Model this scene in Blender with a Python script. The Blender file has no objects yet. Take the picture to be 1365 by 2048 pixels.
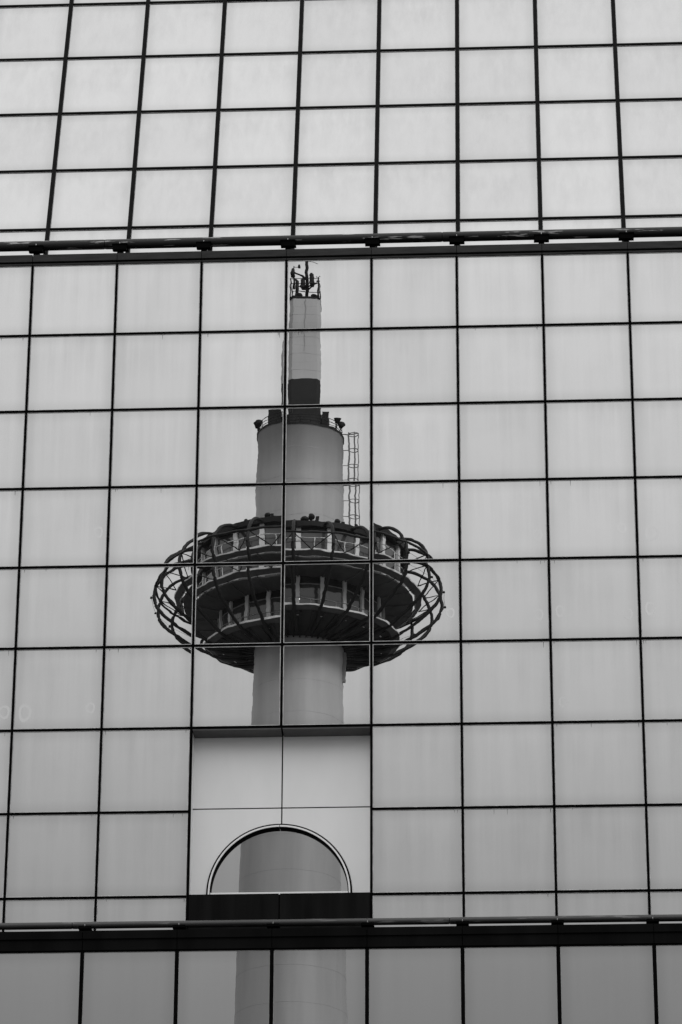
import bpy, bmesh, math, random
from mathutils import Vector, Matrix
random.seed(7)
PI = math.pi
R = math.radians
rnd = lambda s: random.uniform(-s, s)
scene = bpy.context.scene
COL = scene.collection

# ------------------------------------------------------------------ camera
EYE = Vector((0.0, 0.0, 1.6))
FPX, IW, IH = 7160.0, 1365.0, 2048.0          # focal length and size of the photograph in pixels
yaw, pitch, roll = R(-3.11932), R(24.41367), R(0.23366)
fwd = Vector((math.sin(yaw) * math.cos(pitch), math.cos(yaw) * math.cos(pitch), math.sin(pitch)))
rgt0 = Vector((math.cos(yaw), -math.sin(yaw), 0))
up0 = rgt0.cross(fwd)
rgt = math.cos(roll) * rgt0 + math.sin(roll) * up0
upv = -math.sin(roll) * rgt0 + math.cos(roll) * up0
cd = bpy.data.cameras.new('camera')
cam = bpy.data.objects.new('camera', cd)
COL.objects.link(cam)
cd.sensor_fit = 'HORIZONTAL'
cd.sensor_width = 36.0
cd.lens = 36.0 * FPX / IW
cd.clip_start = 0.5
cd.clip_end = 20000
cam.matrix_world = Matrix.Translation(EYE) @ Matrix((rgt, upv, -fwd)).transposed().to_4x4()
scene.camera = cam

def pix(x, y, Y):
    """point of the vertical plane y = Y seen at photo pixel (x, y) -> (X, Z)"""
    d = fwd + rgt * ((x - IW / 2) / FPX) + upv * ((IH / 2 - y) / FPX)
    p = EYE + d * (Y / d.y)
    return p.x, p.z

# ------------------------------------------------------------------ overcast sky, sun, exposure
SUN_EL, SUN_AZ = 38.0, 42.0                   # sun veiled by cloud, behind the building and to the +x side
world = bpy.data.worlds.new('World')
scene.world = world
world.use_nodes = True
nt = world.node_tree
nt.nodes.clear()
N = nt.nodes.new
out = N('ShaderNodeOutputWorld')
bg = N('ShaderNodeBackground')
sky = N('ShaderNodeTexSky')
sky.sky_type = 'NISHITA'
sky.sun_disc = False
sky.sun_elevation = R(SUN_EL)
sky.sun_rotation = R(SUN_AZ)
sky.dust_density = 6.0
bw = N('ShaderNodeRGBToBW')
nt.links.new(sky.outputs[0], bw.inputs[0])
tc = N('ShaderNodeTexCoord')
sep = N('ShaderNodeSeparateXYZ')
nt.links.new(tc.outputs['Generated'], sep.inputs[0])
ramp = N('ShaderNodeValToRGB')                # cloud deck: dull towards the horizon, brighter overhead
cr = ramp.color_ramp
cr.interpolation = 'EASE'
pts = [(0.0, 0.30), (0.27, 0.38), (0.32, 0.52), (0.37, 0.69), (0.42, 0.84), (0.48, 0.93), (0.88, 1.05)]
while len(cr.elements) < len(pts):
    cr.elements.new(0.5)
for e, (p, v) in zip(cr.elements, pts):
    e.position = p
    e.color = (v, v, v, 1)
cr.interpolation = 'B_SPLINE'
nt.links.new(sep.outputs[2], ramp.inputs[0])
cn = N('ShaderNodeTexNoise')
cn.inputs['Scale'].default_value = 2.6
cn.inputs['Detail'].default_value = 3.0
nt.links.new(tc.outputs['Generated'], cn.inputs['Vector'])
mr = N('ShaderNodeMapRange')
mr.inputs[3].default_value = 0.93
mr.inputs[4].default_value = 1.07
nt.links.new(cn.outputs[0], mr.inputs[0])
mul = N('ShaderNodeMath'); mul.operation = 'MULTIPLY'
nt.links.new(ramp.outputs[0], mul.inputs[0])
nt.links.new(mr.outputs[0], mul.inputs[1])
sc1 = N('ShaderNodeMath'); sc1.operation = 'MULTIPLY'; sc1.inputs[1].default_value = 0.008
nt.links.new(bw.outputs[0], sc1.inputs[0])
add = N('ShaderNodeMath'); add.operation = 'ADD'
nt.links.new(mul.outputs[0], add.inputs[0])
nt.links.new(sc1.outputs[0], add.inputs[1])
nt.links.new(add.outputs[0], bg.inputs[0])
bg.inputs[1].default_value = 1.0
nt.links.new(bg.outputs[0], out.inputs[0])

sd = bpy.data.lights.new('sun', 'SUN')
sun = bpy.data.objects.new('sun', sd)
COL.objects.link(sun)
sd.energy = 1.5
sd.angle = R(14)
a, e = R(SUN_AZ), R(SUN_EL)
sun_dir = Vector((math.sin(a) * math.cos(e), math.cos(a) * math.cos(e), math.sin(e)))
sun.rotation_euler = (-sun_dir).to_track_quat('-Z', 'Y').to_euler()
sun.location = (20, -40, 120)

vs = scene.view_settings
vs.view_transform = 'Standard'
vs.look = 'None'
vs.exposure = 0.55
vs.gamma = 1.0
vs.use_curve_mapping = False
scene.cycles.max_bounces = 8
scene.cycles.glossy_bounces = 5
scene.cycles.use_denoising = True
scene.cycles.caustics_reflective = False

# ------------------------------------------------------------------ materials (a black and white place)
def mat(name, v, rough=0.6, metal=0.0, var=0.0, scale=3.0, stretch=(1, 1, 1), spec=0.5, bump=0.0):
    m = bpy.data.materials.new(name)
    m.use_nodes = True
    t = m.node_tree
    b = t.nodes['Principled BSDF']
    b.inputs['Base Color'].default_value = (v, v, v, 1)
    b.inputs['Roughness'].default_value = rough
    b.inputs['Metallic'].default_value = metal
    b.inputs['Specular IOR Level'].default_value = spec
    if var or bump:
        c = t.nodes.new('ShaderNodeNewGeometry')
        mp = t.nodes.new('ShaderNodeMapping')
        mp.inputs['Scale'].default_value = stretch
        t.links.new(c.outputs['Position'], mp.inputs[0])
        n = t.nodes.new('ShaderNodeTexNoise')
        n.inputs['Scale'].default_value = scale
        n.inputs['Detail'].default_value = 5
        t.links.new(mp.outputs[0], n.inputs['Vector'])
        r = t.nodes.new('ShaderNodeMapRange')
        r.inputs[1].default_value = 0.3
        r.inputs[2].default_value = 0.7
        r.inputs[3].default_value = v * (1 - var)
        r.inputs[4].default_value = v * (1 + var)
        t.links.new(n.outputs[0], r.inputs[0])
        t.links.new(r.outputs[0], b.inputs['Base Color'])
        if bump:
            bp = t.nodes.new('ShaderNodeBump')
            bp.inputs['Strength'].default_value = bump
            bp.inputs['Distance'].default_value = 0.02
            t.links.new(n.outputs[0], bp.inputs['Height'])
            t.links.new(bp.outputs[0], b.inputs['Normal'])
    return m

def glass_mat(name, refl, ripple, wave, dirt, bow=0.0011, streak=0.14, dust=0.30, edge_drop=0.13):
    """mirror-coated facade glass: a tinted mirror with a slight roller wave and rain-streaked dust"""
    m = bpy.data.materials.new(name)
    m.use_nodes = True
    t = m.node_tree
    t.nodes.clear()
    A = t.nodes.new
    L = t.links.new
    o = A('ShaderNodeOutputMaterial')
    geo = A('ShaderNodeNewGeometry')
    oi = A('ShaderNodeObjectInfo')
    ofs = A('ShaderNodeVectorMath'); ofs.operation = 'SCALE'
    ofs.inputs[0].default_value = (37.0, 0.0, 53.0)
    L(oi.outputs['Random'], ofs.inputs['Scale'])
    pos = A('ShaderNodeVectorMath'); pos.operation = 'ADD'
    L(geo.outputs['Position'], pos.inputs[0]); L(ofs.outputs[0], pos.inputs[1])
    tco = A('ShaderNodeTexCoord')
    def noise(scale, stretch, detail=2.0):
        mp = A('ShaderNodeMapping')
        mp.inputs['Scale'].default_value = stretch
        L(pos.outputs[0], mp.inputs[0])
        n = A('ShaderNodeTexNoise')
        n.inputs['Scale'].default_value = scale
        n.inputs['Detail'].default_value = detail
        L(mp.outputs[0], n.inputs['Vector'])
        return n
    def vec(op, a=None, b=None):
        v = A('ShaderNodeVectorMath')
        v.operation = op
        for i, s in enumerate((a, b)):
            if s is None: continue
            if isinstance(s, tuple): v.inputs[i].default_value = s
            else: L(s, v.inputs[i])
        return v.outputs[0]
    n1 = noise(1.0, (0.9, 0.9, 1.3), 1.0)
    n2 = noise(1.0, (3.2, 3.2, 9.0), 2.0)
    w1 = vec('MULTIPLY', vec('SUBTRACT', n1.outputs['Color'], (0.5, 0.5, 0.5)), (wave, 0.0, wave))
    w2 = vec('MULTIPLY', vec('SUBTRACT', n2.outputs['Color'], (0.5, 0.5, 0.5)), (ripple * 0.8, 0.0, ripple))
    w3 = vec('MULTIPLY', vec('SUBTRACT', tco.outputs['Generated'], (0.5, 0.5, 0.5)), (bow, 0.0, bow))
    nn = vec('NORMALIZE', vec('ADD', vec('ADD', vec('ADD', geo.outputs['Normal'], w1), w2), w3))
    g = A('ShaderNodeBsdfGlossy')
    g.inputs['Color'].default_value = (refl, refl, refl, 1)
    g.inputs['Roughness'].default_value = 0.0
    L(nn, g.inputs['Normal'])
    d = A('ShaderNodeBsdfDiffuse')
    d.inputs['Color'].default_value = (dust, dust, dust, 1)
    # vertical rain streaks
    s1 = noise(1.0, (7.0, 7.0, 0.45), 4.0)
    s2 = noise(1.0, (26.0, 26.0, 0.5), 3.0)
    s3 = noise(1.0, (1.1, 1.1, 1.0), 3.0)
    mm = A('ShaderNodeMath'); mm.operation = 'MULTIPLY'
    L(s1.outputs[0], mm.inputs[0]); L(s3.outputs[0], mm.inputs[1])
    m2 = A('ShaderNodeMath'); m2.operation = 'MULTIPLY_ADD'; m2.inputs[1].default_value = 0.10
    L(s2.outputs[0], m2.inputs[0]); L(mm.outputs[0], m2.inputs[2])
    rg = A('ShaderNodeMapRange')
    rg.inputs[1].default_value = 0.22
    rg.inputs[2].default_value = 0.50
    rg.inputs[3].default_value = dirt * 0.25
    rg.inputs[4].default_value = dirt
    L(m2.outputs[0], rg.inputs[0])
    r1 = A('ShaderNodeMapRange')
    r1.inputs[3].default_value = refl * 0.955
    r1.inputs[4].default_value = refl * 1.03
    L(oi.outputs['Random'], r1.inputs[0])
    r2 = A('ShaderNodeMapRange')
    r2.inputs[1].default_value = 0.20
    r2.inputs[2].default_value = 0.55
    r2.inputs[3].default_value = 1.0
    r2.inputs[4].default_value = 1.0 - streak
    L(m2.outputs[0], r2.inputs[0])
    sz = A('ShaderNodeSeparateXYZ')
    L(tco.outputs['Generated'], sz.inputs[0])
    tm = A('ShaderNodeMapRange')
    tm.inputs[1].default_value = 0.25
    tm.inputs[2].default_value = 1.0
    tm.inputs[3].default_value = 0.40
    tm.inputs[4].default_value = 1.0
    L(sz.outputs[2], tm.inputs[0])
    lerp = A('ShaderNodeMix'); lerp.data_type = 'FLOAT'
    lerp.inputs[2].default_value = 1.0
    L(tm.outputs[0], lerp.inputs[0]); L(r2.outputs[0], lerp.inputs[3])
    r3 = A('ShaderNodeMath'); r3.operation = 'MULTIPLY'
    L(r1.outputs[0], r3.inputs[0]); L(lerp.outputs[0], r3.inputs[1])
    # mirror colour made darker towards the edges of the pane
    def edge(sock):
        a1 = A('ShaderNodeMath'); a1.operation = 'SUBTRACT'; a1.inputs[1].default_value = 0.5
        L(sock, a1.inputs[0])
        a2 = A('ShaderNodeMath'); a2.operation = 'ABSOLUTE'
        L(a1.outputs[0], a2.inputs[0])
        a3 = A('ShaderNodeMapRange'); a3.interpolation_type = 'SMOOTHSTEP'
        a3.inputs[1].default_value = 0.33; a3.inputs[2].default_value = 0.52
        a3.inputs[3].default_value = 1.0; a3.inputs[4].default_value = 1.0 - edge_drop
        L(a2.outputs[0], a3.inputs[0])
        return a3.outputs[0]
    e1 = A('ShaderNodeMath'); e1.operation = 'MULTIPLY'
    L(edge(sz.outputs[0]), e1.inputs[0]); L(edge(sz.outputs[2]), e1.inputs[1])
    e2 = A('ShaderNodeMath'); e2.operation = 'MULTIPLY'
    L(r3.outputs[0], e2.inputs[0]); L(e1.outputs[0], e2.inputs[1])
    L(e2.outputs[0], g.inputs['Color'])
    mx = A('ShaderNodeMixShader')
    L(rg.outputs[0], mx.inputs[0])
    L(g.outputs[0], mx.inputs[1])
    L(d.outputs[0], mx.inputs[2])
    L(mx.outputs[0], o.inputs[0])
    return m

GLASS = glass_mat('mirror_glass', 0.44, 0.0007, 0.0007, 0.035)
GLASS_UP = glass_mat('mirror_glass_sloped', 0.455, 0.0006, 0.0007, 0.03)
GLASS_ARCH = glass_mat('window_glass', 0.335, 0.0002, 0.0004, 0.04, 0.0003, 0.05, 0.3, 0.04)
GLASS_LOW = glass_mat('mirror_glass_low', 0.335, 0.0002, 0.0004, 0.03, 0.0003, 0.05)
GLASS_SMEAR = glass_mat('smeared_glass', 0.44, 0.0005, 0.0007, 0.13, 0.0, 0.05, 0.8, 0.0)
M_DRIP = mat('drip_stain', 0.05, 0.7, 0, 0.3, 9.0, spec=0.1)
M_FRAME = mat('black_anodised', 0.0025, 0.6, 0, 0.3, 4.0, spec=0.015)
M_FRAMEU = mat('charcoal_anodised', 0.008, 0.55, 0, 0.3, 5.0, spec=0.04)
M_BEAD = mat('aluminium_bead', 0.55, 0.5, 0.1, 0.3, 6.0)
M_LEDGE = mat('grey_ledge', 0.028, 0.55, 0, 0.3, 3.0, (1, 1, 6), spec=.15)
M_LEDGE2 = mat('dark_ledge', 0.0045, 0.5, 0, 0.5, 1.0, (2, 2, .5), spec=0.03)
M_PANEL = mat('white_enamel_panel', 0.82, 0.38, 0, 0.03, 2.0, (1, 1, .4))
M_APRON = mat('black_apron', 0.006, 0.45, 0, 0.6, 1.2, (4, 4, .3), spec=0.04)
M_ARCH = mat('pale_arch_metal', 0.8, 0.35, 0.2, 0.05)
M_SOFFIT = mat('grey_head', 0.07, 0.55, 0.1, 0.15)
M_WALL = mat('dark_building_wall', 0.05, 0.8, 0, 0.1)
M_TRUNK = mat('tower_white_paint', 0.47, 0.5, 0, 0.08, 1.2, (1, 1, .12))
M_SPIRE = mat('spire_white_paint', 0.50, 0.5, 0, 0.05, 0.8, (1, 1, .5))
M_SPIRE_D = mat('spire_dark_paint', 0.022, 0.6, 0, 0.1, spec=.2)
M_RIB = mat('cage_rib_paint', 0.02, 0.5, 0, 0.2, 1.0, spec=.2)
M_WHITE = mat('post_white_paint', 0.85, 0.5, 0, 0.04)
M_DARK = mat('tower_dark_steel', 0.016, 0.55, 0, 0.2, spec=.15)
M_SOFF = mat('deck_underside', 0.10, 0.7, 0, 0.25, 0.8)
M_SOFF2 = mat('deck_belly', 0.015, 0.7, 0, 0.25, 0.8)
M_LEDGE_T = mat('walkway_edge', 0.13, 0.6, 0, 0.15, spec=.2)
M_WIN = mat('deck_window_glass', 0.07, 0.05, 0, 0, spec=0.9)
M_STEEL = mat('galvanised_steel', 0.30, 0.5, 0.3, 0.1)
M_LADDER = mat('ladder_steel', 0.2, 0.6, 0, 0.2, spec=.3)
M_GROUND = mat('paving', 0.11, 0.85, 0, 0.2, 0.4)

def pipe_mat(name, v, worn):
    m = mat(name, v, 0.5, 0.0, 0.25, 2.0, (0.5, 3, 3), spec=0.3)
    t = m.node_tree
    b = t.nodes['Principled BSDF']
    src = b.inputs['Base Color'].links[0].from_socket
    c = t.nodes.new('ShaderNodeNewGeometry')
    mp = t.nodes.new('ShaderNodeMapping')
    mp.inputs['Scale'].default_value = (1.6, 14, 14)
    t.links.new(c.outputs['Position'], mp.inputs[0])
    n = t.nodes.new('ShaderNodeTexNoise')
    n.inputs['Scale'].default_value = 1.0
    n.inputs['Detail'].default_value = 6
    t.links.new(mp.outputs[0], n.inputs['Vector'])
    r = t.nodes.new('ShaderNodeMapRange')
    r.inputs[1].default_value = 0.61
    r.inputs[2].default_value = 0.65
    t.links.new(n.outputs[0], r.inputs[0])
    mx = t.nodes.new('ShaderNodeMix')
    mx.data_type = 'FLOAT'
    t.links.new(r.outputs[0], mx.inputs[0])
    t.links.new(src, mx.inputs[2])
    mx.inputs[3].default_value = worn
    t.links.new(mx.outputs[0], b.inputs['Base Color'])
    return m
M_PIPE = pipe_mat('worn_black_pipe', 0.010, 0.35)
M_PIPE2 = pipe_mat('grey_pipe', 0.028, 0.12)
M_PIPE2.node_tree.nodes['Principled BSDF'].inputs['Roughness'].default_value = .28
M_PIPE2.node_tree.nodes['Principled BSDF'].inputs['Specular IOR Level'].default_value = .45

# ------------------------------------------------------------------ mesh helpers
class MB:
    def __init__(s):
        s.v, s.f, s.sm = [], [], []
    def box(s, x0, x1, y0, y1, z0, z1):
        b = len(s.v)
        s.v += [(x, y, z) for z in (z0, z1) for y in (y0, y1) for x in (x0, x1)]
        for q in ((0, 2, 3, 1), (4, 5, 7, 6), (0, 1, 5, 4), (2, 6, 7, 3), (0, 4, 6, 2), (1, 3, 7, 5)):
            s.f.append(tuple(b + i for i in q)); s.sm.append(False)
        return s
    def tube(s, pts, r, n=8, closed=False, cap=True):
        pts = [Vector(p) for p in pts]
        m = len(pts)
        rr = r if isinstance(r, (list, tuple)) else [r] * m
        b = len(s.v)
        for i, p in enumerate(pts):
            if closed:
                t = pts[(i + 1) % m] - pts[i - 1]
            else:
                t = pts[min(i + 1, m - 1)] - pts[max(i - 1, 0)]
            t.normalize()
            ref = Vector((0, 0, 1)) if abs(t.z) < 0.95 else Vector((1, 0, 0))
            u = t.cross(ref).normalized()
            w = u.cross(t)
            for k in range(n):
                a = 2 * PI * k / n
                s.v.append(tuple(p + (u * math.cos(a) + w * math.sin(a)) * rr[i]))
        for i in range(m if closed else m - 1):
            for k in range(n):
                i2 = (i + 1) % m
                s.f.append((b + i * n + k, b + i * n + (k + 1) % n, b + i2 * n + (k + 1) % n, b + i2 * n + k))
                s.sm.append(True)
        if cap and not closed:
            s.f.append(tuple(b + k for k in range(n))[::-1]); s.sm.append(False)
            s.f.append(tuple(b + (m - 1) * n + k for k in range(n))); s.sm.append(False)
        return s
    def lathe(s, prof, n=64, a0=0.0, a1=2 * PI, c=(0, 0), smooth=True):
        full = abs(a1 - a0 - 2 * PI) < 1e-6
        k = n if full else n + 1
        b = len(s.v)
        for (r, z) in prof:
            for i in range(k):
                a = a0 + (a1 - a0) * i / n
                s.v.append((c[0] + r * math.sin(a), c[1] + r * math.cos(a), z))
        for j in range(len(prof) - 1):
            for i in range(n):
                i2 = (i + 1) % k
                s.f.append((b + j * k + i, b + (j + 1) * k + i, b + (j + 1) * k + i2, b + j * k + i2)); s.sm.append(smooth)
        return s
    def prism(s, poly, z0, z1, poly2=None):
        b = len(s.v); n = len(poly)
        p2 = poly2 or poly
        s.v += [(x, y, z0) for x, y in poly] + [(x, y, z1) for x, y in p2]
        for i in range(n):
            s.f.append((b + i, b + (i + 1) % n, b + n + (i + 1) % n, b + n + i)); s.sm.append(False)
        s.f.append(tuple(b + i for i in range(n))[::-1]); s.sm.append(False)
        s.f.append(tuple(b + n + i for i in range(n))); s.sm.append(False)
        return s
    def mesh(s, name):
        me = bpy.data.meshes.new(name)
        me.from_pydata(s.v, [], s.f)
        bm = bmesh.new(); bm.from_mesh(me)
        bmesh.ops.recalc_face_normals(bm, faces=bm.faces)
        bm.to_mesh(me); bm.free()
        for p, q in zip(me.polygons, s.sm):
            p.use_smooth = q
        return me

def link(name, me, m, parent=None, loc=(0, 0, 0), rot=(0, 0, 0)):
    if isinstance(me, MB): me = me.mesh(name)
    if not me.materials: me.materials.append(m)
    o = bpy.data.objects.new(name, me)
    COL.objects.link(o)
    o.parent = parent
    o.location = loc
    o.rotation_euler = rot
    return o

def root(name, label, cat, loc):
    o = bpy.data.objects.new(name, None)
    COL.objects.link(o)
    o.location = loc
    o['label'] = label
    o['category'] = cat
    return o

# ------------------------------------------------------------------ ground
g = MB()
g.box(-6000, 6000, -6000, 6000, -0.5, 0.0)
go = link('ground', g, M_GROUND)
go['kind'] = 'structure'

# ------------------------------------------------------------------ the glass building
W = 1.5
YM = 36.99454 * W                     # middle wall
YB = YM - 0.97635 * W                 # lower wall stands forward
YU, ZU, SL = YM + 1.10544 * W, 21.17388 * W + EYE.z, R(16.634)    # upper wall leans back
PU = 1.03742 * W
X0 = -5.66973 * W
ZR = [None] + [q * W + EYE.z for q in (19.15038, 18.16301, 17.17737, 16.19309, 15.20063, 14.21635, 13.23494, 12.25792)]
C0, C1 = -2, 10                       # column lines
cx = lambda k: X0 + k * W
B = root('glass_building', 'building with gridded mirror glass walls, horizontal pipes and an arched window', 'building', (X0 + 3 * W, YM, 0))
BL = B.location
def bl(x, y, z): return (x - BL.x, y - BL.y, z - BL.z)

def pane_mesh(w, h, bead):
    p = MB().box(-w / 2, w / 2, 0, 0.012, -h / 2, h / 2).mesh('glass_pane')
    b = MB()
    t = bead
    yo, yi = -0.008, 0.010
    b.box(-w / 2 - .002, -w / 2 + t, yo, yi, -h / 2, h / 2)
    b.box(w / 2 - t, w / 2 + .002, yo, yi, -h / 2, h / 2)
    b.box(-w / 2 + t, w / 2 - t, yo + .001, yi, -h / 2 - .002, -h / 2 + t)
    b.box(-w / 2 + t, w / 2 - t, yo + .001, yi, h / 2 - t, h / 2 + .002)
    return p, b.mesh('glazing_bead')

pm_cache = {}
def pane(x0, x1, za, zb, Y, m, dx=0, dy=0, slope=0.0, base=None, bead=0.013):
    """a pane between column lines and heights; dx, dy: how far it throws its reflection, in photo pixels"""
    w, h = x1 - x0, zb - za
    key = (round(w, 3), round(h, 3), m.name, bead)
    if key not in pm_cache:
        a, b = pane_mesh(w, h, bead)
        a.materials.append(m); b.materials.append(M_BEAD)
        pm_cache[key] = (a, b)
    a, b = pm_cache[key]
    tilt = -dy / (2 * FPX)
    turn = -dx / (2 * FPX * 0.92)
    if base is None:
        loc = ((x0 + x1) / 2, Y, (za + zb) / 2)
    else:                               # sloped wall: heights measured along the slope from base (y, z)
        s = (za + zb) / 2
        loc = ((x0 + x1) / 2, base[0] + s * math.sin(slope), base[1] + s * math.cos(slope))
    o = link('glass_pane', a, m, B, bl(*loc), (tilt - slope, 0, turn))
    link('glazing_bead', b, M_BEAD, o)
    return o

def smear(o, x, z, r, sq=1.25):
    """dried ring left on a pane by a suction cup"""
    m = MB(); n = 28
    for rr in (r, r * .62):
        for i in range(n):
            t = 2 * PI * i / n
            k = rr * (1 + .06 * math.sin(3 * t + x * 9))
            m.v.append((x + k * math.cos(t), -.0006, z + sq * k * math.sin(t)))
    for i in range(n):
        m.f.append((i, (i + 1) % n, n + (i + 1) % n, n + i)); m.sm.append(False)
    link('suction_mark', m, GLASS_SMEAR, o)

def drip(o, w, h):
    m = MB()
    for _ in range(random.choice((1, 2, 2, 3))):
        x = random.choice((-1, 1)) * (w / 2 - random.uniform(.03, .12)) if random.random() < .6 else rnd(w / 2 - .1)
        l = random.uniform(.03, .10); t = random.uniform(.003, .006)
        z = h / 2 - .012
        b = len(m.v)
        m.v += [(x - t, -.0008, z), (x + t, -.0008, z), (x + t * .4, -.0008, z - l), (x - t * .4, -.0008, z - l)]
        m.f.append((b, b + 1, b + 2, b + 3)); m.sm.append(False)
    link('drip_stain', m, M_DRIP, o)

rnd = lambda s: random.uniform(-s, s)
GAP = 0.021
# --- middle wall
ztop = pix(575, 521, YM)[1]
zr = [ztop] + ZR[1:] + [ZR[8] - 1.0]
shift = {(2, 3): (0, -14), (2, 4): (0, 33), (3, 3): (2, 0), (4, 3): (0, -19), (4, 4): (0, -2), (1, 4): (0, 0), (1, 3): (0, 2),
         (2, 5): (3, -20), (3, 5): (0, -20), (4, 5): (0, -17), (2, 0): (3, 4), (3, 0): (0, 0), (2, 1): (-5, 14), (3, 1): (0, 0),
         (2, 2): (1, -5), (3, 2): (-1, 4), (3, 4): (-2, -3)}
marks = {(4, 4): ((.58, -.22, .075),), (5, 4): ((.56, -.28, .085),), (6, 4): ((-.58, -.22, .075, 1.5), (.56, -.30, .08)), (7, 4): ((-.57, -.20, .085, 1.5),),
         (6, 5): ((-.56, -.38, .08),), (0, 5): ((-.55, -.42, .11, 1.5), (.55, -.35, .08)), (-1, 5): ((.6, -.4, .1),), (6, 3): ((.5, -.2, .08),), (5, 3): ((.57, -.3, .09),),
         (0, 3): ((.58, -.1, .08, 1.4),), (7, 3): ((-.5, -.3, .12, 1.2),)}
for r in range(9):
    for k in range(C0, C1):
        if r >= 6 and k in (2, 3):
            continue
        dx, dy = shift.get((k, r), (rnd(12), rnd(16)))
        g2 = 0.004 if r == 0 else GAP
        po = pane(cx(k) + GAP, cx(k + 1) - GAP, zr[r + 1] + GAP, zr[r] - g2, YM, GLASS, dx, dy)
        if r > 0 and random.random() < .62:
            drip(po, W - 2 * GAP, zr[r] - zr[r + 1] - 2 * GAP)
        for q in marks.get((k, r), ()):
            smear(po, *q)
for k in range(C0, C1 + 1):
    z0 = zr[9]
    if k == 3:
        z0 = zr[6] - 0.02
    v = MB().box(-GAP, GAP, -0.022, 0.06, z0, ztop + 0.02)
    v.box(-0.004, 0.004, -0.027, -0.021, z0, ztop + 0.018)
    link('mullion', v, M_FRAME, B, bl(cx(k), YM, 0))
def transom(z, x0, x1, Y=YM, hh=GAP, m=M_FRAME):
    t = MB().box(x0, x1, Y - 0.018, Y + 0.055, z - hh, z + hh)
    t.box(x0, x1, Y - 0.026, Y - 0.017, z + hh * 0.1, z + hh - 0.004)
    link('transom', MBshift(t), m, B)
def MBshift(mb):
    mb.v = [(x - BL.x, y - BL.y, z - BL.z) for x, y, z in mb.v]
    return mb
for r in range(1, 9):
    if r <= 6:
        transom(zr[r], cx(C0), cx(C1))
    else:
        transom(zr[r], cx(C0), cx(2)); transom(zr[r], cx(4), cx(C1))

# --- ledge cladding, pipe and brackets along a wall head
def ledge(Y, z_bot, hts, mats, depth, proud, gap=0.005):
    z = z_bot
    for i, (h, m) in enumerate(zip(hts, mats)):
        seg = MB().box(-W / 2 + gap, W / 2 - gap, -proud[i], depth, 0, h - 0.003).mesh('ledge_cladding')
        seg.materials.append(m)
        for k in range(C0, C1):
            link('ledge_cladding', seg, m, B, bl(cx(k) + W / 2, Y, z))
        z += h
    b = MB().box(cx(C0), cx(C1), Y + 0.03, Y + depth - 0.01, z_bot + 0.01, z - 0.012)
    link('ledge_core', MBshift(b), M_FRAME, B)
    return z

def pipe(Y, z, r, m, joints):
    xs = [cx(C0)] + joints + [cx(C1)]
    for a, b in zip(xs, xs[1:]):
        t = MB().tube([(a + .004, 0, 0), (a + .03, 0, 0), (b - .03, 0, 0), (b - .004, 0, 0)], [r * .96, r, r, r * .96], 20)
        link('rail_pipe', t, m, B, bl(0, Y, z))
    c = MB().tube([(cx(C0) + .1, 0, 0), (cx(C1) - .1, 0, 0)], r * 0.85, 12)
    link('pipe_core', c, M_FRAME, B, bl(0, Y, z))

zA = pix(575, 497, YM)[1]
top = ledge(YM, ztop + 0.002, [0.035, 0.025, 0.14], [M_LEDGE, M_FRAME, M_LEDGE], 1.75, [0.030, 0.022, 0.055])
YP = YM + 0.42
pr = 0.090
zp = pix(575, 480.5, YP)[1]
pipe(YP, zp, pr, M_PIPE, [pix(210, 487, YP)[0], pix(885, 470, YP)[0]])
zb = zp - pr
for k in range(C0 + 1, C1):
    z0 = top - 0.01
    br = MB().box(-0.125, 0.125, -0.18, -0.10, zb - 0.115, zb - 0.012)
    br.box(-0.135, 0.135, -0.19, 0.10, zb - 0.014, zb + 0.004)
    br.box(-0.05, 0.05, -0.10, 0.06, z0 - 0.02, zb - 0.016)
    br.tube([(-.085, -.15, zb), (-.085, -.15, zb + .022)], .010, 6)
    br.tube([(.085, -.15, zb), (.085, -.15, zb + .022)], .010, 6)
    o = link('pipe_bracket', br, M_FRAME, B, bl(cx(k) + 0.0, YP, 0))
    link('saddle_bolt', MB().tube([(0, -.15, zb + .002), (0, -.15, zb + .05)], .009, 6), M_STEEL, o)

# --- upper leaning wall
UB = (YU, ZU)
us = [-1.0] + [i * PU for i in range(0, 7)]
G2 = 0.030
for j in range(len(us) - 1):
    for k in range(C0, C1):
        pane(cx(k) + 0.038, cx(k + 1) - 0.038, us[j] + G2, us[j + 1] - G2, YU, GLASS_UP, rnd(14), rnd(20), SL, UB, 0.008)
for k in range(C0, C1 + 1):
    v = MB().box(-0.038, 0.038, -0.05, 0.06, -1.0, us[-1])
    v.box(-0.006, 0.006, -0.056, -0.049, -1.0, us[-1] - .01)
    link('mullion', v, M_FRAMEU, B, bl(cx(k), YU, ZU), (-SL, 0, 0))
for s in us[1:]:
    t = MB().tube([(cx(C0), -0.005, 0), (cx(C1), -0.005, 0)], 0.031, 8)
    link('transom', t, M_FRAMEU, B, bl(0, YU + s * math.sin(SL), ZU + s * math.cos(SL)), (-SL, 0, 0))

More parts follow.
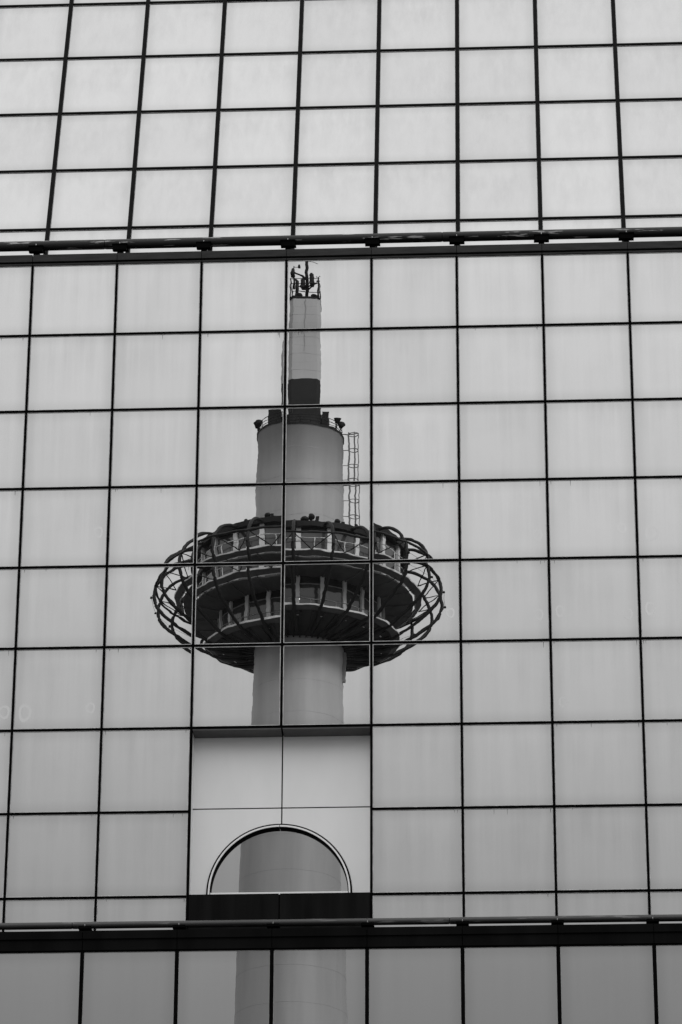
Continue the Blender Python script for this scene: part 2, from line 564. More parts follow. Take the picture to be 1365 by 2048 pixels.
# --- lower forward wall
zB = 11.33303 * W + EYE.z
ZS = [zB, zB - 1.48, zB - 2.96]
for r in range(2):
    for k in range(C0, C1):
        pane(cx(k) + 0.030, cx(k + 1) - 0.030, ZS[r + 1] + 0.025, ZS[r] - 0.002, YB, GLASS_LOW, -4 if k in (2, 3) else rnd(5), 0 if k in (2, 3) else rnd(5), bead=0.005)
for k in range(C0, C1 + 1):
    v = MB().box(-0.031, 0.031, -0.03, 0.06, ZS[2], zB + 0.02)
    link('mullion', v, M_FRAME, B, bl(cx(k), YB, 0))
transom(ZS[1], cx(C0), cx(C1), YB, 0.028)
top2 = ledge(YB, zB + 0.004, [0.02, 0.18, 0.135], [M_FRAME, M_LEDGE2, M_LEDGE2], 1.40, [0.03, 0.045, 0.075])
YP2 = YB + 0.30
pr2 = 0.056
zp2 = pix(560, 1846.5, YP2)[1]
pipe(YP2, zp2, pr2, M_PIPE2, [pix(145, 1853, YP2)[0], pix(900, 1845, YP2)[0]])
for k in range(C0 + 1, C1):
    zb = zp2 - pr2
    br = MB().box(-0.10, 0.10, -0.16, 0.05, zb - 0.045, zb - 0.004)
    br.box(-0.04, 0.04, -0.10, 0.05, top2 - 0.03, zb - 0.04)
    o = link('pipe_bracket', br, M_FRAME, B, bl(cx(k), YP2, 0))
    link('saddle_bolt', MB().tube([(0, -.13, zb - .01), (0, -.13, zb + .035)], .006, 6), M_STEEL, o)

# --- recess with the white panels and the arched window
RD = 0.36
YR = YM + RD
zh = zr[6]
xa, xb = cx(2), cx(4)
zs = pix(561, 1788, YM)[1]                 # apron top
for i in range(2):                         # head soffit, two pieces
    q = MB().box(xa + i * W + .024, xa + (i + 1) * W - .004 - .018 * i, YM - 0.01, YR + .05, zh - .045, zh - .021)
    link('soffit_panel', MBshift(q), M_SOFFIT, B)
for i, x in enumerate((xa, xb)):           # reveals
    q = MB().box(x - .018, x + .018, YM + 0.01, YR + .05, zs - .9, zh - .046)
    link('recess_reveal', MBshift(q), M_PANEL, B)
zj = pix(561, 1616.5, YR)[1]
JG = 0.011
back = MB().box(xa - .02, xb + .02, YR + .02, YR + .06, zj - .02, zh)
link('recess_backing', MBshift(back), M_FRAME, B)
for i in range(2):
    a = xa + .016 + i * (W - .016 + JG); b = (xa + W - JG) if i == 0 else xb - .016
    q = MB().box(a, b, YR, YR + .03, zj + JG, zh - .02)
    link('white_panel', MBshift(q), M_PANEL, B)
# arch
acx = pix(558.5, 1787, YR)[0]
acz = pix(558.5, 1787, YR)[1]
RO = pix(705, 1787, YR)[0] - acx
zlow = acz - 0.5
def spandrel(sign, a, b):
    """white panel with the arch cut out of it: from the joint line at xm outwards"""
    m = MB()
    n = 28
    pts = []
    xm = xa + W + sign * JG
    th0 = math.asin((xm - acx) / RO)
    arc = []
    for i in range(n + 1):
        t = th0 + (sign * PI / 2 - th0) * i / n
        arc.append((acx + RO * math.sin(t), acz + RO * math.cos(t)))
    edge = xb - .016 if sign > 0 else xa + .016
    poly = [(xm, zj - JG)] + arc + [(acx + sign * RO, zlow), (edge, zlow), (edge, zj - JG)]
    bm = bmesh.new()
    f = [bm.verts.new((x - BL.x, YR - BL.y, z)) for x, z in poly]
    face = bm.faces.new(f)
    r = bmesh.ops.extrude_face_region(bm, geom=[face])
    for v in r['geom']:
        if isinstance(v, bmesh.types.BMVert): v.co.y += 0.03
    bmesh.ops.recalc_face_normals(bm, faces=bm.faces)
    me = bpy.data.meshes.new('white_panel'); bm.to_mesh(me); bm.free()
    o = link('white_panel', me, M_PANEL, B)
    o['label'] = 'white panel with a quarter circle cut out for the arched window'
spandrel(-1, xa, 0); spandrel(1, 0, xb)
def arc_ring(ro, ri, y0, y1, t0, t1, n=28, foot=0.35):
    m = MB(); b = 0
    ring = [(acx + math.sin(t0 + (t1 - t0) * i / n) * 1.0, i) for i in range(n + 1)]
    pts = []
    ts = [t0 + (t1 - t0) * i / n for i in range(n + 1)]
    prof = [(math.sin(t), math.cos(t), 0) for t in ts]
    # straight feet below the springing
    if abs(t0 + PI / 2) < 1e-4: prof = [(-1, 0, -foot)] + prof
    if abs(t1 - PI / 2) < 1e-4: prof = prof + [(1, 0, -foot)]
    for sx, cz, f in prof:
        for rr, yy in ((ro, y0), (ri, y0), (ri, y1), (ro, y1)):
            m.v.append((acx + rr * sx, yy, acz + rr * cz + f))
    for i in range(len(prof) - 1):
        for q in range(4):
            m.f.append((i * 4 + q, i * 4 + (q + 1) % 4, (i + 1) * 4 + (q + 1) % 4, (i + 1) * 4 + q)); m.sm.append(False)
    e = (len(prof) - 1) * 4
    m.f += [(3, 2, 1, 0), (e, e + 1, e + 2, e + 3)]; m.sm += [False, False]
    return MBshift(m)
jn = 0.004
for t0, t1 in ((-PI / 2, -jn), (jn, PI / 2)):
    link('arch_gasket', arc_ring(RO - .002, RO - .030, YR - .012, YR + .05, t0, t1), M_FRAME, B)
    link('arch_trim', arc_ring(RO - .030, RO - .058, YR - .030, YR + .06, t0, t1), M_ARCH, B)
    link('arch_reveal', arc_ring(RO - .058, RO - .074, YR - .005, YR + .30, t0, t1), M_FRAME, B)
RG = RO - .062
YG = YR + .075
poly = [(RG * math.sin(-PI / 2 + PI * i / 48), RG * math.cos(-PI / 2 + PI * i / 48)) for i in range(49)] + [(RG, -0.4), (-RG, -0.4)]
bm = bmesh.new()
face = bm.faces.new([bm.verts.new((x, 0, z)) for x, z in poly])
rr = bmesh.ops.extrude_face_region(bm, geom=[face])
for v in rr['geom']:
    if isinstance(v, bmesh.types.BMVert): v.co.y += 0.012
bmesh.ops.recalc_face_normals(bm, faces=bm.faces)
me = bpy.data.meshes.new('arched_pane'); bm.to_mesh(me); bm.free()
o = link('arched_pane', me, GLASS_ARCH, B, bl(acx, YG, acz), (0, 0, 19 / (2 * FPX * .92)))
o['label'] = 'half round window pane with a grey reflection'
q = MB().box(acx - RO + .07, acx + RO - .07, YR - .03, YG - .005, acz - .06, acz + .012)
link('arch_sill', MBshift(q), M_ARCH, B)
for i in range(2):                          # black apron below
    q = MB().box(xa + i * W + (.010 if i else .024), xa + (i + 1) * W - (.024 if i else .010), YM - .012, YM + .05, zs - 1.0, zs)
    link('apron_panel', MBshift(q), M_APRON, B)
q = MB().box(xa + .02, xb - .02, YM + .01, YM + .04, zs - 1.0, zs - .01)
link('apron_backing', MBshift(q), M_FRAME, B)

# --- solid building behind and below
q = MB()
q.box(cx(C0) - .2, cx(C1) + .2, YM + .75, YM + 14, 0, ztop + .1)
q.box(cx(C0) - .2, cx(C1) + .2, YB + .15, YM + 14.02, -.01, ZS[2] - .02)
q.box(cx(C0) - .19, cx(C1) + .19, YB + .15, YM + .80, ZS[2] - .05, zB - .01)
link('building_core', MBshift(q), M_WALL, B)
q = MB()
L_ = us[-1]
y1, z1 = YU + L_ * math.sin(SL), ZU + L_ * math.cos(SL)
y0, z0 = YU - math.sin(SL), ZU - math.cos(SL)
b = len(q.v)
for x in (cx(C0) - .2, cx(C1) + .2):
    q.v += [(x, y0 + .12, z0), (x, y1 + .12, z1), (x, YM + 13.9, z1), (x, YM + 13.9, z0)]
q.f += [(0, 1, 2, 3), (7, 6, 5, 4), (0, 4, 5, 1), (1, 5, 6, 2), (2, 6, 7, 3), (3, 7, 4, 0)]
q.sm += [False] * 6
link('upper_core', MBshift(q), M_WALL, B)

# ------------------------------------------------------------------ the tower across the street, seen in the glass
D = 230.0                                   # camera - glass - tower
def zax(y, d=D): return pix(598, y, d)[1]   # height of a point on the tower's axis
def zf(y, r): return pix(598, y, D - r)[1]  # height of a point on the side facing the glass
S = (D * math.cos(pitch) + (zax(1150) - EYE.z) * math.sin(pitch)) / FPX   # metres per pixel there
TX = pix(599.5, 1208, D)[0]
TY = 2 * YM - D
T = root('observation_tower', 'white observation tower with caged saucer deck and spire, reflected in the glass wall', 'tower', (TX, TY, 0))
NP = 20
def pol(r, az, z): return (r * math.sin(az), r * math.cos(az), z)

z_cap = zf(838, 3.08)
z_belly = zf(1275, 3.2)
zt = zax
tr = MB().lathe([(7.2, 0), (5.6, 25), (4.55, 45), (4.0, 58), (3.72, 68), (3.52, 78), (3.25, zax(1500)), (3.14, zax(1380)), (3.12, zax(1280)), (3.1, zax(1000)), (3.08, z_cap - .12), (3.12, z_cap - .10), (3.12, z_cap), (0.01, z_cap + .02)], 96)
link('trunk', tr, M_TRUNK, T)
link('trunk_cap', MB().lathe([(3.10, z_cap - .10), (3.17, z_cap - .10), (3.17, z_cap + .05), (3.0, z_cap + .05)], 96, smooth=False), M_DARK, T)
ba = R(52)
jb = MB().box(-.12, .12, -.12, .12, 0, 2.3)
link('junction_box', jb, M_STEEL, T, (3.22, 0.4, zax(1385)))

# saucer: roof, two window tiers, walkways, undersides
rw1, rw2 = 205 * S, 165 * S
ro_roof = 214 * S
zr0, zr1 = zf(1039, ro_roof), zf(1051, ro_roof)
rf = MB().lathe([(3.05, zr0 + .9), (ro_roof - 1.2, zr0 + .12), (ro_roof, zr0), (ro_roof, zr1), (rw1 - .25, zr1), (rw1 - .25, zr1 + .1)], 80)
rf.sm = [False] * len(rf.sm)
link('deck_roof', rf, M_DARK, T)
z_l1 = zf(1103, 247 * S)                     # upper walkway top edge, outer
z_s0 = z_l1 - .28
core1 = MB().lathe([(rw1 - .30, zr1), (rw1 - .30, z_s0 - .1)], 80)
link('upper_tier_core', core1, M_DARK, T)
z_w2t = zf(1150, rw2)
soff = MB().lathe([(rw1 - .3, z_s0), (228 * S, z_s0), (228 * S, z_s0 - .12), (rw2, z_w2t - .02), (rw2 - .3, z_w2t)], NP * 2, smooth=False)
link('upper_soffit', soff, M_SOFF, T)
# upper walkway ring with edge lines
wk = MB().lathe([(234 * S, z_l1 - .30), (247 * S, z_l1 - .06), (247 * S, z_l1), (245 * S, z_l1 + .01), (232 * S, z_l1 - .24), (234 * S, z_l1 - .30)], NP, a0=PI / NP, a1=PI / NP + 2 * PI, smooth=False)
link('walkway_edge', wk, M_LEDGE_T, T)
def ring(r, z, rad, n=80, a0=0.0):
    return MB().tube([pol(r, a0 + 2 * PI * i / n, z) for i in range(n)], rad, 6, closed=True)
wkr = T
link('edge_rail', MB().lathe([(247.4 * S - .03, z_l1 - .03), (247.4 * S, z_l1 - .03), (247.4 * S, z_l1 - .03 + .12), (247.4 * S - .03, z_l1 - .03 + .12)], NP, a0=PI / NP, a1=PI / NP + 2 * PI, smooth=False), M_WHITE, T)
link('edge_rail', MB().lathe([(234.6 * S - .03, z_l1 - .33), (234.6 * S, z_l1 - .33), (234.6 * S, z_l1 - .33 + .09), (234.6 * S - .03, z_l1 - .33 + .09)], NP, a0=PI / NP, a1=PI / NP + 2 * PI, smooth=False), M_WHITE, T)
z_l2 = zf(1211.5, 200 * S)
z_l2b = zf(1222, 186 * S)
z_rail2 = zf(1198, 180 * S)
core2 = MB().lathe([(rw2 - .30, z_w2t + .1), (rw2 - .30, z_l2b)], 80)
link('lower_tier_core', core2, M_DARK, T)
fl = MB().lathe([(rw2 - .2, z_l2 - .02), (198 * S, z_l2 - .02), (200 * S, z_l2), (185 * S, z_l2b), (183 * S, z_l2b - .02)], NP, a0=PI / NP, a1=PI / NP + 2 * PI, smooth=False)
link('lower_walkway', fl, M_LEDGE_T, T)
link('edge_rail', MB().lathe([(200.6 * S - .03, z_l2 - .03), (200.6 * S, z_l2 - .03), (200.6 * S, z_l2 - .03 + .13), (200.6 * S - .03, z_l2 - .03 + .13)], NP, a0=PI / NP, a1=PI / NP + 2 * PI, smooth=False), M_WHITE, T)
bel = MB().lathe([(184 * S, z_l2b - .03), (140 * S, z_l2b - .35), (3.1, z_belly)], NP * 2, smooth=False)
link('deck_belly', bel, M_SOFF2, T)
# panes and posts
da = 2 * PI / NP
def bay_pane(r, z0, z1):
    m = MB()
    a = da / 2 * 0.93
    x, y = r * math.sin(a), r * math.cos(a)
    m.box(-x, x, y - .04, y, z0, z1)
    return m
pu = bay_pane(rw1 - .10, z_l1 - .3, zr1 + .02).mesh('window_pane'); pu.materials.append(M_WIN)
pl = bay_pane(rw2 - .10, z_l2 - .3, z_w2t + .02).mesh('window_pane'); pl.materials.append(M_WIN)
qu = MB().box(-.17, .17, rw1 - .25, rw1 + .08, z_l1 - .35, zr1 + .01).mesh('window_post'); qu.materials.append(M_WHITE)
ql = MB().box(-.14, .14, rw2 - .22, rw2 + .06, z_l2 - .35, z_w2t + .01).mesh('window_post'); ql.materials.append(M_WHITE)
def bay_bar(r, z, h, t=.05, half=0.5):
    a = da / 2 * half * 2
    return MB().box(-r * math.sin(a), r * math.sin(a), r * math.cos(a) - t, r * math.cos(a), z, z + h)
def rail_bay(r, z0, z1):
    a = da / 2
    x, y = r * math.sin(a), r * math.cos(a)
    m = MB().tube([(-x, y, z1), (x, y, z1)], .03, 6)
    m.tube([(0, y, z0), (0, y, z1)], .03, 6)
    return m.mesh('guard_rail')
ru = rail_bay(214 * S, z_l1 - .2, zf(1076, 214 * S)); ru.materials.append(M_WHITE)
rl = rail_bay(180 * S, z_l2 - .1, z_rail2); rl.materials.append(M_STEEL)
tl = bay_bar(rw2 - .06, zf(1166, rw2) - .04, .08).mesh('window_transom'); tl.materials.append(M_STEEL)
# louvre above the transom of the lower tier
lv = bay_bar(rw2 - .085, zf(1166, rw2) + .05, z_w2t - zf(1166, rw2) - .05, .03, .46).mesh('louvre'); lv.materials.append(M_DARK)
sr = MB()
sr.v += [(-.05, 228 * S - .02, z_s0 - .16), (.05, 228 * S - .02, z_s0 - .16), (.05, rw2, z_w2t - .10), (-.05, rw2, z_w2t - .10),
         (-.05, 228 * S - .02, z_s0 + .02), (.05, 228 * S - .02, z_s0 + .02), (.05, rw2, z_w2t + .05), (-.05, rw2, z_w2t + .05)]
sr.f += [(0, 1, 2, 3), (7, 6, 5, 4), (0, 4, 5, 1), (1, 5, 6, 2), (2, 6, 7, 3), (3, 7, 4, 0)]; sr.sm += [False] * 6
sr = sr.mesh('soffit_rib'); sr.materials.append(M_LEDGE_T)
bk = MB().tube([(0, 226 * S, z_s0 - .06), (0, 236 * S, z_l1 - .28)], .03, 6).mesh('walkway_bracket'); bk.materials.append(M_DARK)
for i in range(NP):
    az = R(1.5) + da * i
    h = -(az + da / 2)
    link('window_post', qu, M_WHITE, T, (0, 0, 0), (0, 0, -az))
    link('window_post', ql, M_WHITE, T, (0, 0, 0), (0, 0, -az))
    link('window_pane', pu, M_WIN, T, (0, 0, 0), (0, 0, h))
    link('window_pane', pl, M_WIN, T, (0, 0, 0), (0, 0, h))
    link('guard_rail', ru, M_WHITE, T, (0, 0, 0), (0, 0, h))
    link('guard_rail', rl, M_STEEL, T, (0, 0, 0), (0, 0, h))
    link('window_transom', tl, M_STEEL, T, (0, 0, 0), (0, 0, h))
    link('louvre', lv, M_DARK, T, (0, 0, 0), (0, 0, h))
    link('soffit_rib', sr, M_LEDGE_T, T, (0, 0, 0), (0, 0, -az))
    link('walkway_bracket', bk, M_DARK, T, (0, 0, 0), (0, 0, -az))
# belly ribs
NB = 44
bb = MB()
bb.v += [(-.09, 181 * S, z_l2b - .14), (.09, 181 * S, z_l2b - .14), (.05, 3.2, z_belly - .16), (-.05, 3.2, z_belly - .16),
         (-.09, 181 * S, z_l2b), (.09, 181 * S, z_l2b), (.05, 3.2, z_belly + .1), (-.05, 3.2, z_belly + .1)]
bb.f += [(0, 1, 2, 3), (7, 6, 5, 4), (0, 4, 5, 1), (1, 5, 6, 2), (2, 6, 7, 3), (3, 7, 4, 0)]; bb.sm += [False] * 6
bb = bb.mesh('belly_rib'); bb.materials.append(M_RIB)
for i in range(NB):
    link('belly_rib', bb, M_RIB, T, (0, 0, 0), (0, 0, -(2 * PI * (i + .5) / NB)))

# cage of curved ribs round the saucer
NR = 22
prof = [(212, 1134), (234, 1137), (256, 1146), (273, 1159), (285, 1177), (291, 1198), (288, 1218), (275, 1238), (252, 1257), (226, 1275), (200, 1290), (175, 1300), (150, 1306), (118, 1311)]
pp = [Vector((r * S, zax(c))) for r, c in prof]
def smooth(ps, it=2):
    for _ in range(it):
        q = [ps[0]]
        for a, b in zip(ps, ps[1:]):
            q += [a * .75 + b * .25, a * .25 + b * .75]
        q.append(ps[-1]); ps = q
    return ps
sp = smooth(pp)
rib = MB().tube([(0, p.x, p.y) for p in sp], .13, 8).mesh('cage_rib'); rib.materials.append(M_RIB)
node_r, node_z = 287 * S, zax(1180)
st = MB()
half = PI / NR
st.tube([(0, node_r - .05, node_z), (-247 * S * math.sin(half), 247 * S * math.cos(half), z_l1)], .042, 6)
st = st.mesh('cage_strut'); st.materials.append(M_RIB)
st2 = MB().tube([(0, node_r - .05, node_z), (247 * S * math.sin(half), 247 * S * math.cos(half), z_l1)], .042, 6).mesh('cage_strut'); st2.materials.append(M_RIB)
for i in range(NR):
    az = 2 * PI * i / NR
    o = link('cage_rib', rib, M_RIB, T, (0, 0, 0), (0, 0, -az))
    link('cage_strut', st, M_RIB, o)
    link('cage_strut', st2, M_RIB, o)
link('cage_ring', ring(node_r, node_z, .095, 88), M_RIB, T)
# thin warning-light cable outside the cage with little lamps
cb = [pol(296 * S, 2 * PI * i / NR, zax(1206)) for i in range(NR)]
link('lamp_cable', MB().tube(cb, .012, 4, closed=True), M_DARK, T)
lb = MB().lathe([(.0, -.09), (.08, -.06), (.09, 0), (.06, .08), (0, .1)], 8).mesh('cage_lamp'); lb.materials.append(M_DARK)
for c in cb:
    link('cage_lamp', lb, M_DARK, T, c)

# roof plant on the saucer
def mush(r, h):
    return MB().lathe([(0.01, 0), (r * .45, 0), (r * .42, h * .5), (r * .9, h * .6), (r, h * .8), (r * .75, h), (0.01, h * 1.02)], 16)
def place_roof(px, py, mesh_, name, m=M_DARK, dr=0.9):
    r = ro_roof - dr
    x = (px - 597) * S
    az = math.asin(max(-.98, min(.98, x / r)))
    link(name, mesh_, m, T, pol(r, az, zr0 + .06))
place_roof(614, 1037, MB().lathe([(0.01, 0), (.28, 0), (.28, .28), (.33, .3), (.31, .45), (.2, .58), (0.01, .62)], 16), 'roof_vent')
place_roof(628, 1033, mush(.24, .78), 'roof_vent')
place_roof(640, 1036, MB().box(-.12, .12, -.12, .12, 0, .62), 'roof_unit')
place_roof(681, 1040, mush(.24, .62), 'roof_vent')
place_roof(693, 1046, MB().box(-.13, .13, -.1, .1, 0, .5), 'roof_unit')
place_roof(718, 1052, mush(.14, .6), 'roof_vent')
place_roof(501, 1033, mush(.14, .5), 'roof_vent')
place_roof(548, 1024, mush(.26, .62), 'roof_vent')
place_roof(559, 1028, MB().box(-.12, .12, -.12, .12, 0, .5), 'roof_unit')
place_roof(486, 1040, MB().lathe([(0.01, 0), (.3, 0), (.28, .12), (.1, .2), (0.01, .2)], 14), 'roof_vent')

# caged ladder up the trunk
zl0, zl1 = zr0 + .3, zax(866)
lx = 3.14 + .50
for dy in (-.24, .24):
    link('ladder_rail', MB().box(-.05, .05, -.04, .04, zl0, zl1), M_LADDER, T, (lx - .12, dy, 0))
for i in range(int((zl1 - zl0) / .33)):
    link('ladder_rung', MB().tube([(lx - .12, -.23, 0), (lx - .12, .23, 0)], .016, 6), M_LADDER, T, (0, 0, zl0 + .2 + .33 * i))
nh = 8
for i in range(nh):
    z = zl0 + .7 + (zl1 - zl0 - .75) * i / (nh - 1)
    hp = [(lx - .12 + (.36 + .36 * math.sin(t)), .34 * math.cos(t), 0) for t in [2 * PI * j / 18 for j in range(18)]]
    o = link('ladder_hoop', MB().tube(hp, .034, 5, closed=True), M_LADDER, T, (0, 0, z))
    link('ladder_bracket', MB().tube([(3.05, 0, 0), (lx - .1, 0, 0)], .03, 5), M_LADDER, T, (0, 0, z))
for ang in (0.2, 1.57, 2.9):
    x, y = lx - .12 + .36 + .36 * math.sin(ang), .34 * math.cos(ang)
    link('ladder_strap', MB().box(-.034, .034, -.034, .034, zl0 + .6, zl1), M_LADDER, T, (x, y, 0))
link('ladder_landing', MB().tube([(2.9, 0, zl1 - .05), (lx + .6, 0, zl1 + .0)], .03, 6), M_DARK, T)

# weld seams of the trunk's steel drums
def trunk_r(z):
    tab = [(7.2, 0), (5.6, 25), (4.55, 45), (4.0, 58), (3.72, 68), (3.52, 78), (3.25, zax(1500)), (3.14, zax(1380)), (3.12, zax(1280)), (3.1, zax(1000)), (3.08, z_cap)]
    for (r0, q0), (r1, q1) in zip(tab, tab[1:]):
        if q0 <= z <= q1: return r0 + (r1 - r0) * (z - q0) / (q1 - q0)
    return 3.1
zz = 58.0
while zz < z_cap - 1:
    if not z_belly - .5 < zz < zr0 + .5:
        link('weld_seam', ring(trunk_r(zz), zz, .012, 64), M_TRUNK, T)
    zz += 2.6

# railing and floodlights on the trunk's top
NRL = 24
for h_ in (.3, .55, .8):
    link('cap_rail', ring(3.02, z_cap + h_, .025, 48), M_DARK, T)
for i in range(NRL):
    az = 2 * PI * i / NRL
    link('cap_post', MB().tube([pol(3.02, az, z_cap), pol(3.02, az, z_cap + .8)], .025, 6), M_DARK, T)
def flood():
    m = MB().tube([(0, 0, 0), (0, 0, .55)], .05, 6)
    m.lathe([(.0, .5), (.16, .52), (.20, .62), (.30, .86), (.29, .9), (0.01, .92)], 14)
    return m.mesh('floodlight')
fm = flood(); fm.materials.append(M_DARK)
for az, t in ((-70, .3), (-82, -.2), (62, -.2), (74, .3), (-128, 0), (130, 0)):
    link('floodlight', fm, M_DARK, T, pol(3.0, R(az), z_cap + .15), (t, .15 * (1 if az > 0 else -1), 0))

# spire
hw = 35 * S
def csq(h, c):
    return [(-h + c, -h), (h - c, -h), (h, -h + c), (h, h - c), (h - c, h), (-h + c, h), (-h, h - c), (-h, -h + c)]
sx = 3.5 * S
def rot(p, a): return [(x * math.cos(a) - y * math.sin(a) + sx, x * math.sin(a) + y * math.cos(a)) for x, y in p]
ta = R(-3)
z_sp0, z_spd, z_sp1 = zf(806, hw), zf(758, hw), zf(597, hw)
# stepped dark foot
zft = zf(803, 60 * S)
link('spire_foot', MB().prism(rot(csq(hw * 1.10, 8 * S), ta), z_cap, zft - .2), M_SPIRE_D, T)
for xa_, xb_ in ((533, 561), (641, 655)):
    for yb_ in (-.9, .35):
        link('foot_block', MB().box((xa_ - 597) * S, (xb_ - 597) * S, yb_, yb_ + .8, z_cap, zft), M_DARK, T)
for i in range(4):
    a_ = i * PI / 2 + .2
    link('foot_buttress', MB().prism([(-.3, 1.2), (.3, 1.2), (.3, 2.0), (-.3, 2.0)], z_cap, zft - .3, [(-.08, 1.2), (.08, 1.2), (.08, 1.4), (-.08, 1.4)]), M_DARK, T, (sx, 0, 0), (0, 0, a_))
link('spire_base', MB().prism(rot(csq(hw, 8 * S), ta), z_cap, z_spd), M_SPIRE_D, T)
nb = 9
for i in range(nb):
    za = z_spd + (z_sp1 - z_spd) * i / nb
    zb_ = z_spd + (z_sp1 - z_spd) * (i + 1) / nb
    h1 = hw * (1 - .04 * i / nb) + (.006 if i % 2 else 0)
    h2 = hw * (1 - .04 * (i + 1) / nb) + (.006 if i % 2 else 0)
    link('spire_panel', MB().prism(rot(csq(h1, 8 * S), ta), za + .004, zb_ - .004, rot(csq(h2, 8 * S), ta)), M_SPIRE, T)
link('spire_core', MB().prism(rot(csq(hw * .95, 8 * S), ta), z_spd - .1, z_sp1 - .05, rot(csq(hw * .9, 7 * S), ta)), M_SPIRE_D, T)
link('spire_seam', MB().box(-.012, .012, hw * .97, hw * 1.0 + .012, z_spd + 2.4, z_sp1 - .05), M_STEEL, T, (sx, 0, 0), (0, 0, ta))
# top platform and instruments: positions relative to the mast, photo pixels
mx_ = 6.5 * S
zpx = lambda y: zax(y)
def rx(px): return (px - 597.5) * S
zp0 = z_sp1
link('top_platform', MB().prism(rot(csq(hw * .97, 8 * S), ta), zp0 + .0, zp0 + .22), M_DARK, T)
link('mast', MB().tube([(rx(604), 0, zp0 + .1), (rx(604), 0, zpx(516)), (rx(604), 0, zpx(360)), (rx(604), 0, zpx(200))], [.135, .125, .09, .04], 12), M_DARK, T)
def barrel(x, y0, y1, r, ybase):
    z0, z1 = zpx(y0), zpx(y1)
    h = z1 - z0
    m = MB().lathe([(.01, 0), (r * .9, 0), (r, h * .1), (r, h * .55), (r * .85, h * .68), (r, h * .74), (r * .95, h * .8), (r * .45, h * .86), (r * .5, h * .96), (.01, h)], 16)
    o = link('beacon_lamp', m, M_DARK, T, (rx(x), .25, z0))
    link('lamp_bracket', MB().prism([(-.1, -.3), (.1, -.3), (.1, .3), (-.1, .3)], -.22, .0, [(-.22, -.25), (.22, -.25), (.22, .25), (-.22, .25)]), M_DARK, o)
barrel(615.5, 567, 544.5, .19, 0)
barrel(595, 574, 557, .18, 0)
for yy in (568, 579):
    z = zpx(yy)
    h = hw * .9
    link('platform_rail', MB().tube([(sx - h, -h, z), (sx + h, -h, z), (sx + h, h, z), (sx - h, h, z)], .03, 6, closed=True), M_DARK, T)
for dx_ in (-1, 1):
    for dy_ in (-1, 1):
        link('platform_post', MB().tube([(sx + dx_ * hw * .9, dy_ * hw * .9, zp0), (sx + dx_ * hw * .9, dy_ * hw * .9, zpx(567))], .05, 6), M_DARK, T)
for a0, a1 in (((rx(604), 0, zpx(572)), (rx(628), .3, zpx(568))), ((rx(604), 0, zpx(580)), (rx(586), .3, zpx(575))), ((rx(607), 0, zpx(577)), (rx(620), .2, zpx(570)))):
    link('lamp_arm', MB().tube([a0, a1], .06, 6), M_DARK, T)
# spot lamps standing on the platform
def spot(x, s):
    m = MB().box(-.05, .05, -.05, .05, 0, .3)
    m.lathe([(.01, .2), (.16, .22), (.28, .42), (.25, .52), (.01, .6)], 12)
    link('spot_lamp', m, M_DARK, T, (rx(x), .5, zp0 + .2), (0, s, 0))
spot(619, .2); spot(590, -.15)
# anemometer
ax = rx(630)
am = MB().tube([(ax, .3, zp0), (ax, .3, zpx(573)), (ax, .3, zpx(555))], [.085, .06, .03], 8)
an = link('anemometer', am, M_DARK, T)
link('anemometer_disc', MB().lathe([(.01, 0), (.16, .02), (.16, .06), (.01, .08)], 12, c=(ax, .3)), M_DARK, an, (0, 0, zpx(565)))
for i in range(3):
    a_ = .6 + i * 2 * PI / 3
    link('anemometer_cup', MB().tube([(ax, .3, zpx(556)), (ax + .13 * math.cos(a_), .3 + .13 * math.sin(a_), zpx(555.5)), (ax + .17 * math.cos(a_), .3 + .17 * math.sin(a_), zpx(555.5))], [.012, .015, .055], 6), M_DARK, an)
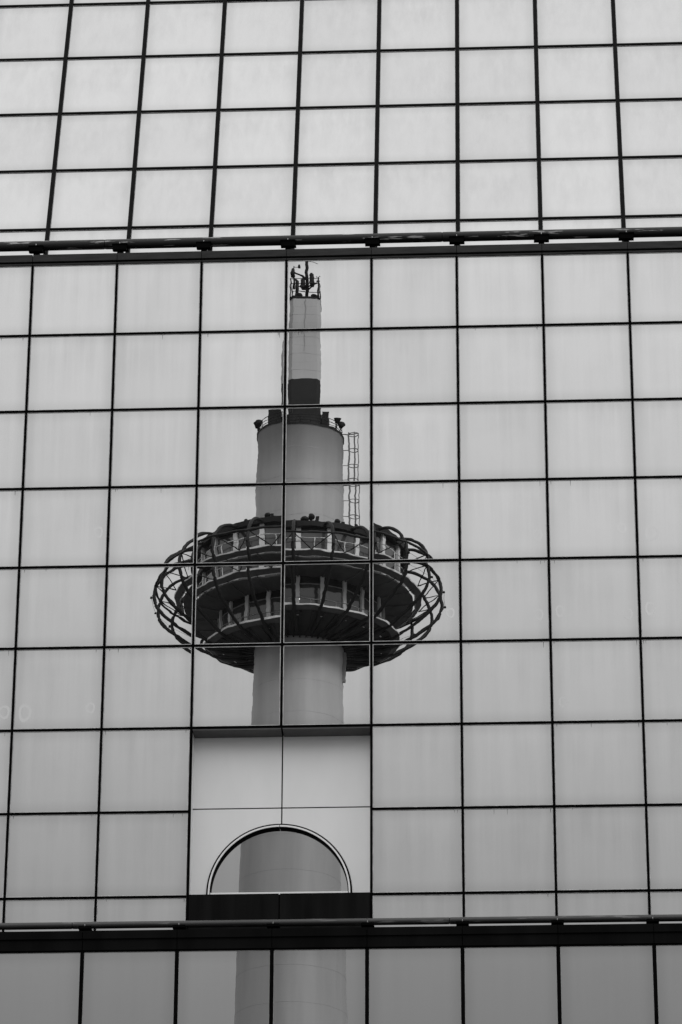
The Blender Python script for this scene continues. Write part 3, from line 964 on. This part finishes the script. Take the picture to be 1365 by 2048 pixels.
# side arm with sensor cluster and wind vane
s0 = Vector((rx(601), 0, zpx(556)))
link('side_arm', MB().tube([s0, (rx(595), .05, zpx(549)), (rx(588), .05, zpx(546)), (rx(577), .1, zpx(542))], [.13, .10, .075, .07], 8), M_DARK, T)
link('sensor_mast', MB().tube([(rx(575), .1, zpx(578)), (rx(575), .1, zpx(553)), (rx(575), .1, zpx(527))], [.1, .06, .03], 8), M_DARK, T)
link('sensor_drum', MB().lathe([(.01, 0), (.17, 0), (.2, .35), (.1, .75), (.01, .8)], 12), M_DARK, T, (rx(573), .1, zpx(551)))
wv = MB().tube([(rx(573), .1, zpx(529.5)), (rx(584), .1, zpx(529.5))], .025, 6)
q0 = len(wv.v)
for yv in (.085, .115):
    wv.v += [(rx(582.5), yv, zpx(529.5)), (rx(585), yv, zpx(532.5)), (rx(589.5), yv, zpx(532.5)), (rx(589.5), yv, zpx(523.5)), (rx(586), yv, zpx(523.5))]
wv.f += [tuple(q0 + i for i in range(5)), tuple(q0 + 9 - i for i in range(5))] + [(q0 + i, q0 + (i + 1) % 5, q0 + 5 + (i + 1) % 5, q0 + 5 + i) for i in range(5)]
wv.sm += [False] * 7
link('wind_vane', wv, M_DARK, T)
link('equipment_post', MB().tube([(rx(582.5), .4, zp0), (rx(582.5), .4, zpx(565)), (rx(577), .4, zpx(558))], [.13, .14, .05], 8), M_DARK, T)
link('whip_aerial', MB().tube([(rx(604), 0, zpx(514)), (rx(613), .05, zpx(516.5)), (rx(620), .05, zpx(518.5)), (rx(629), .05, zpx(522))], .022, 5), M_DARK, T)

# two lit lamps in the lower tier's window
M_LAMP = bpy.data.materials.new('lit_lamp')
M_LAMP.use_nodes = True
pb = M_LAMP.node_tree.nodes['Principled BSDF']
pb.inputs['Emission Color'].default_value = (1, 1, 1, 1)
pb.inputs['Emission Strength'].default_value = 1.6
for px in (594, 604):
    lp = MB().box(-.10, .10, -.03, .03, .02, .10)
    lp.box(-.06, .06, -.028, .028, -.08, .03)
    link('window_lamp', lp, M_LAMP, T, (rx(px), rw2 - .02, zf(1203, rw2)))
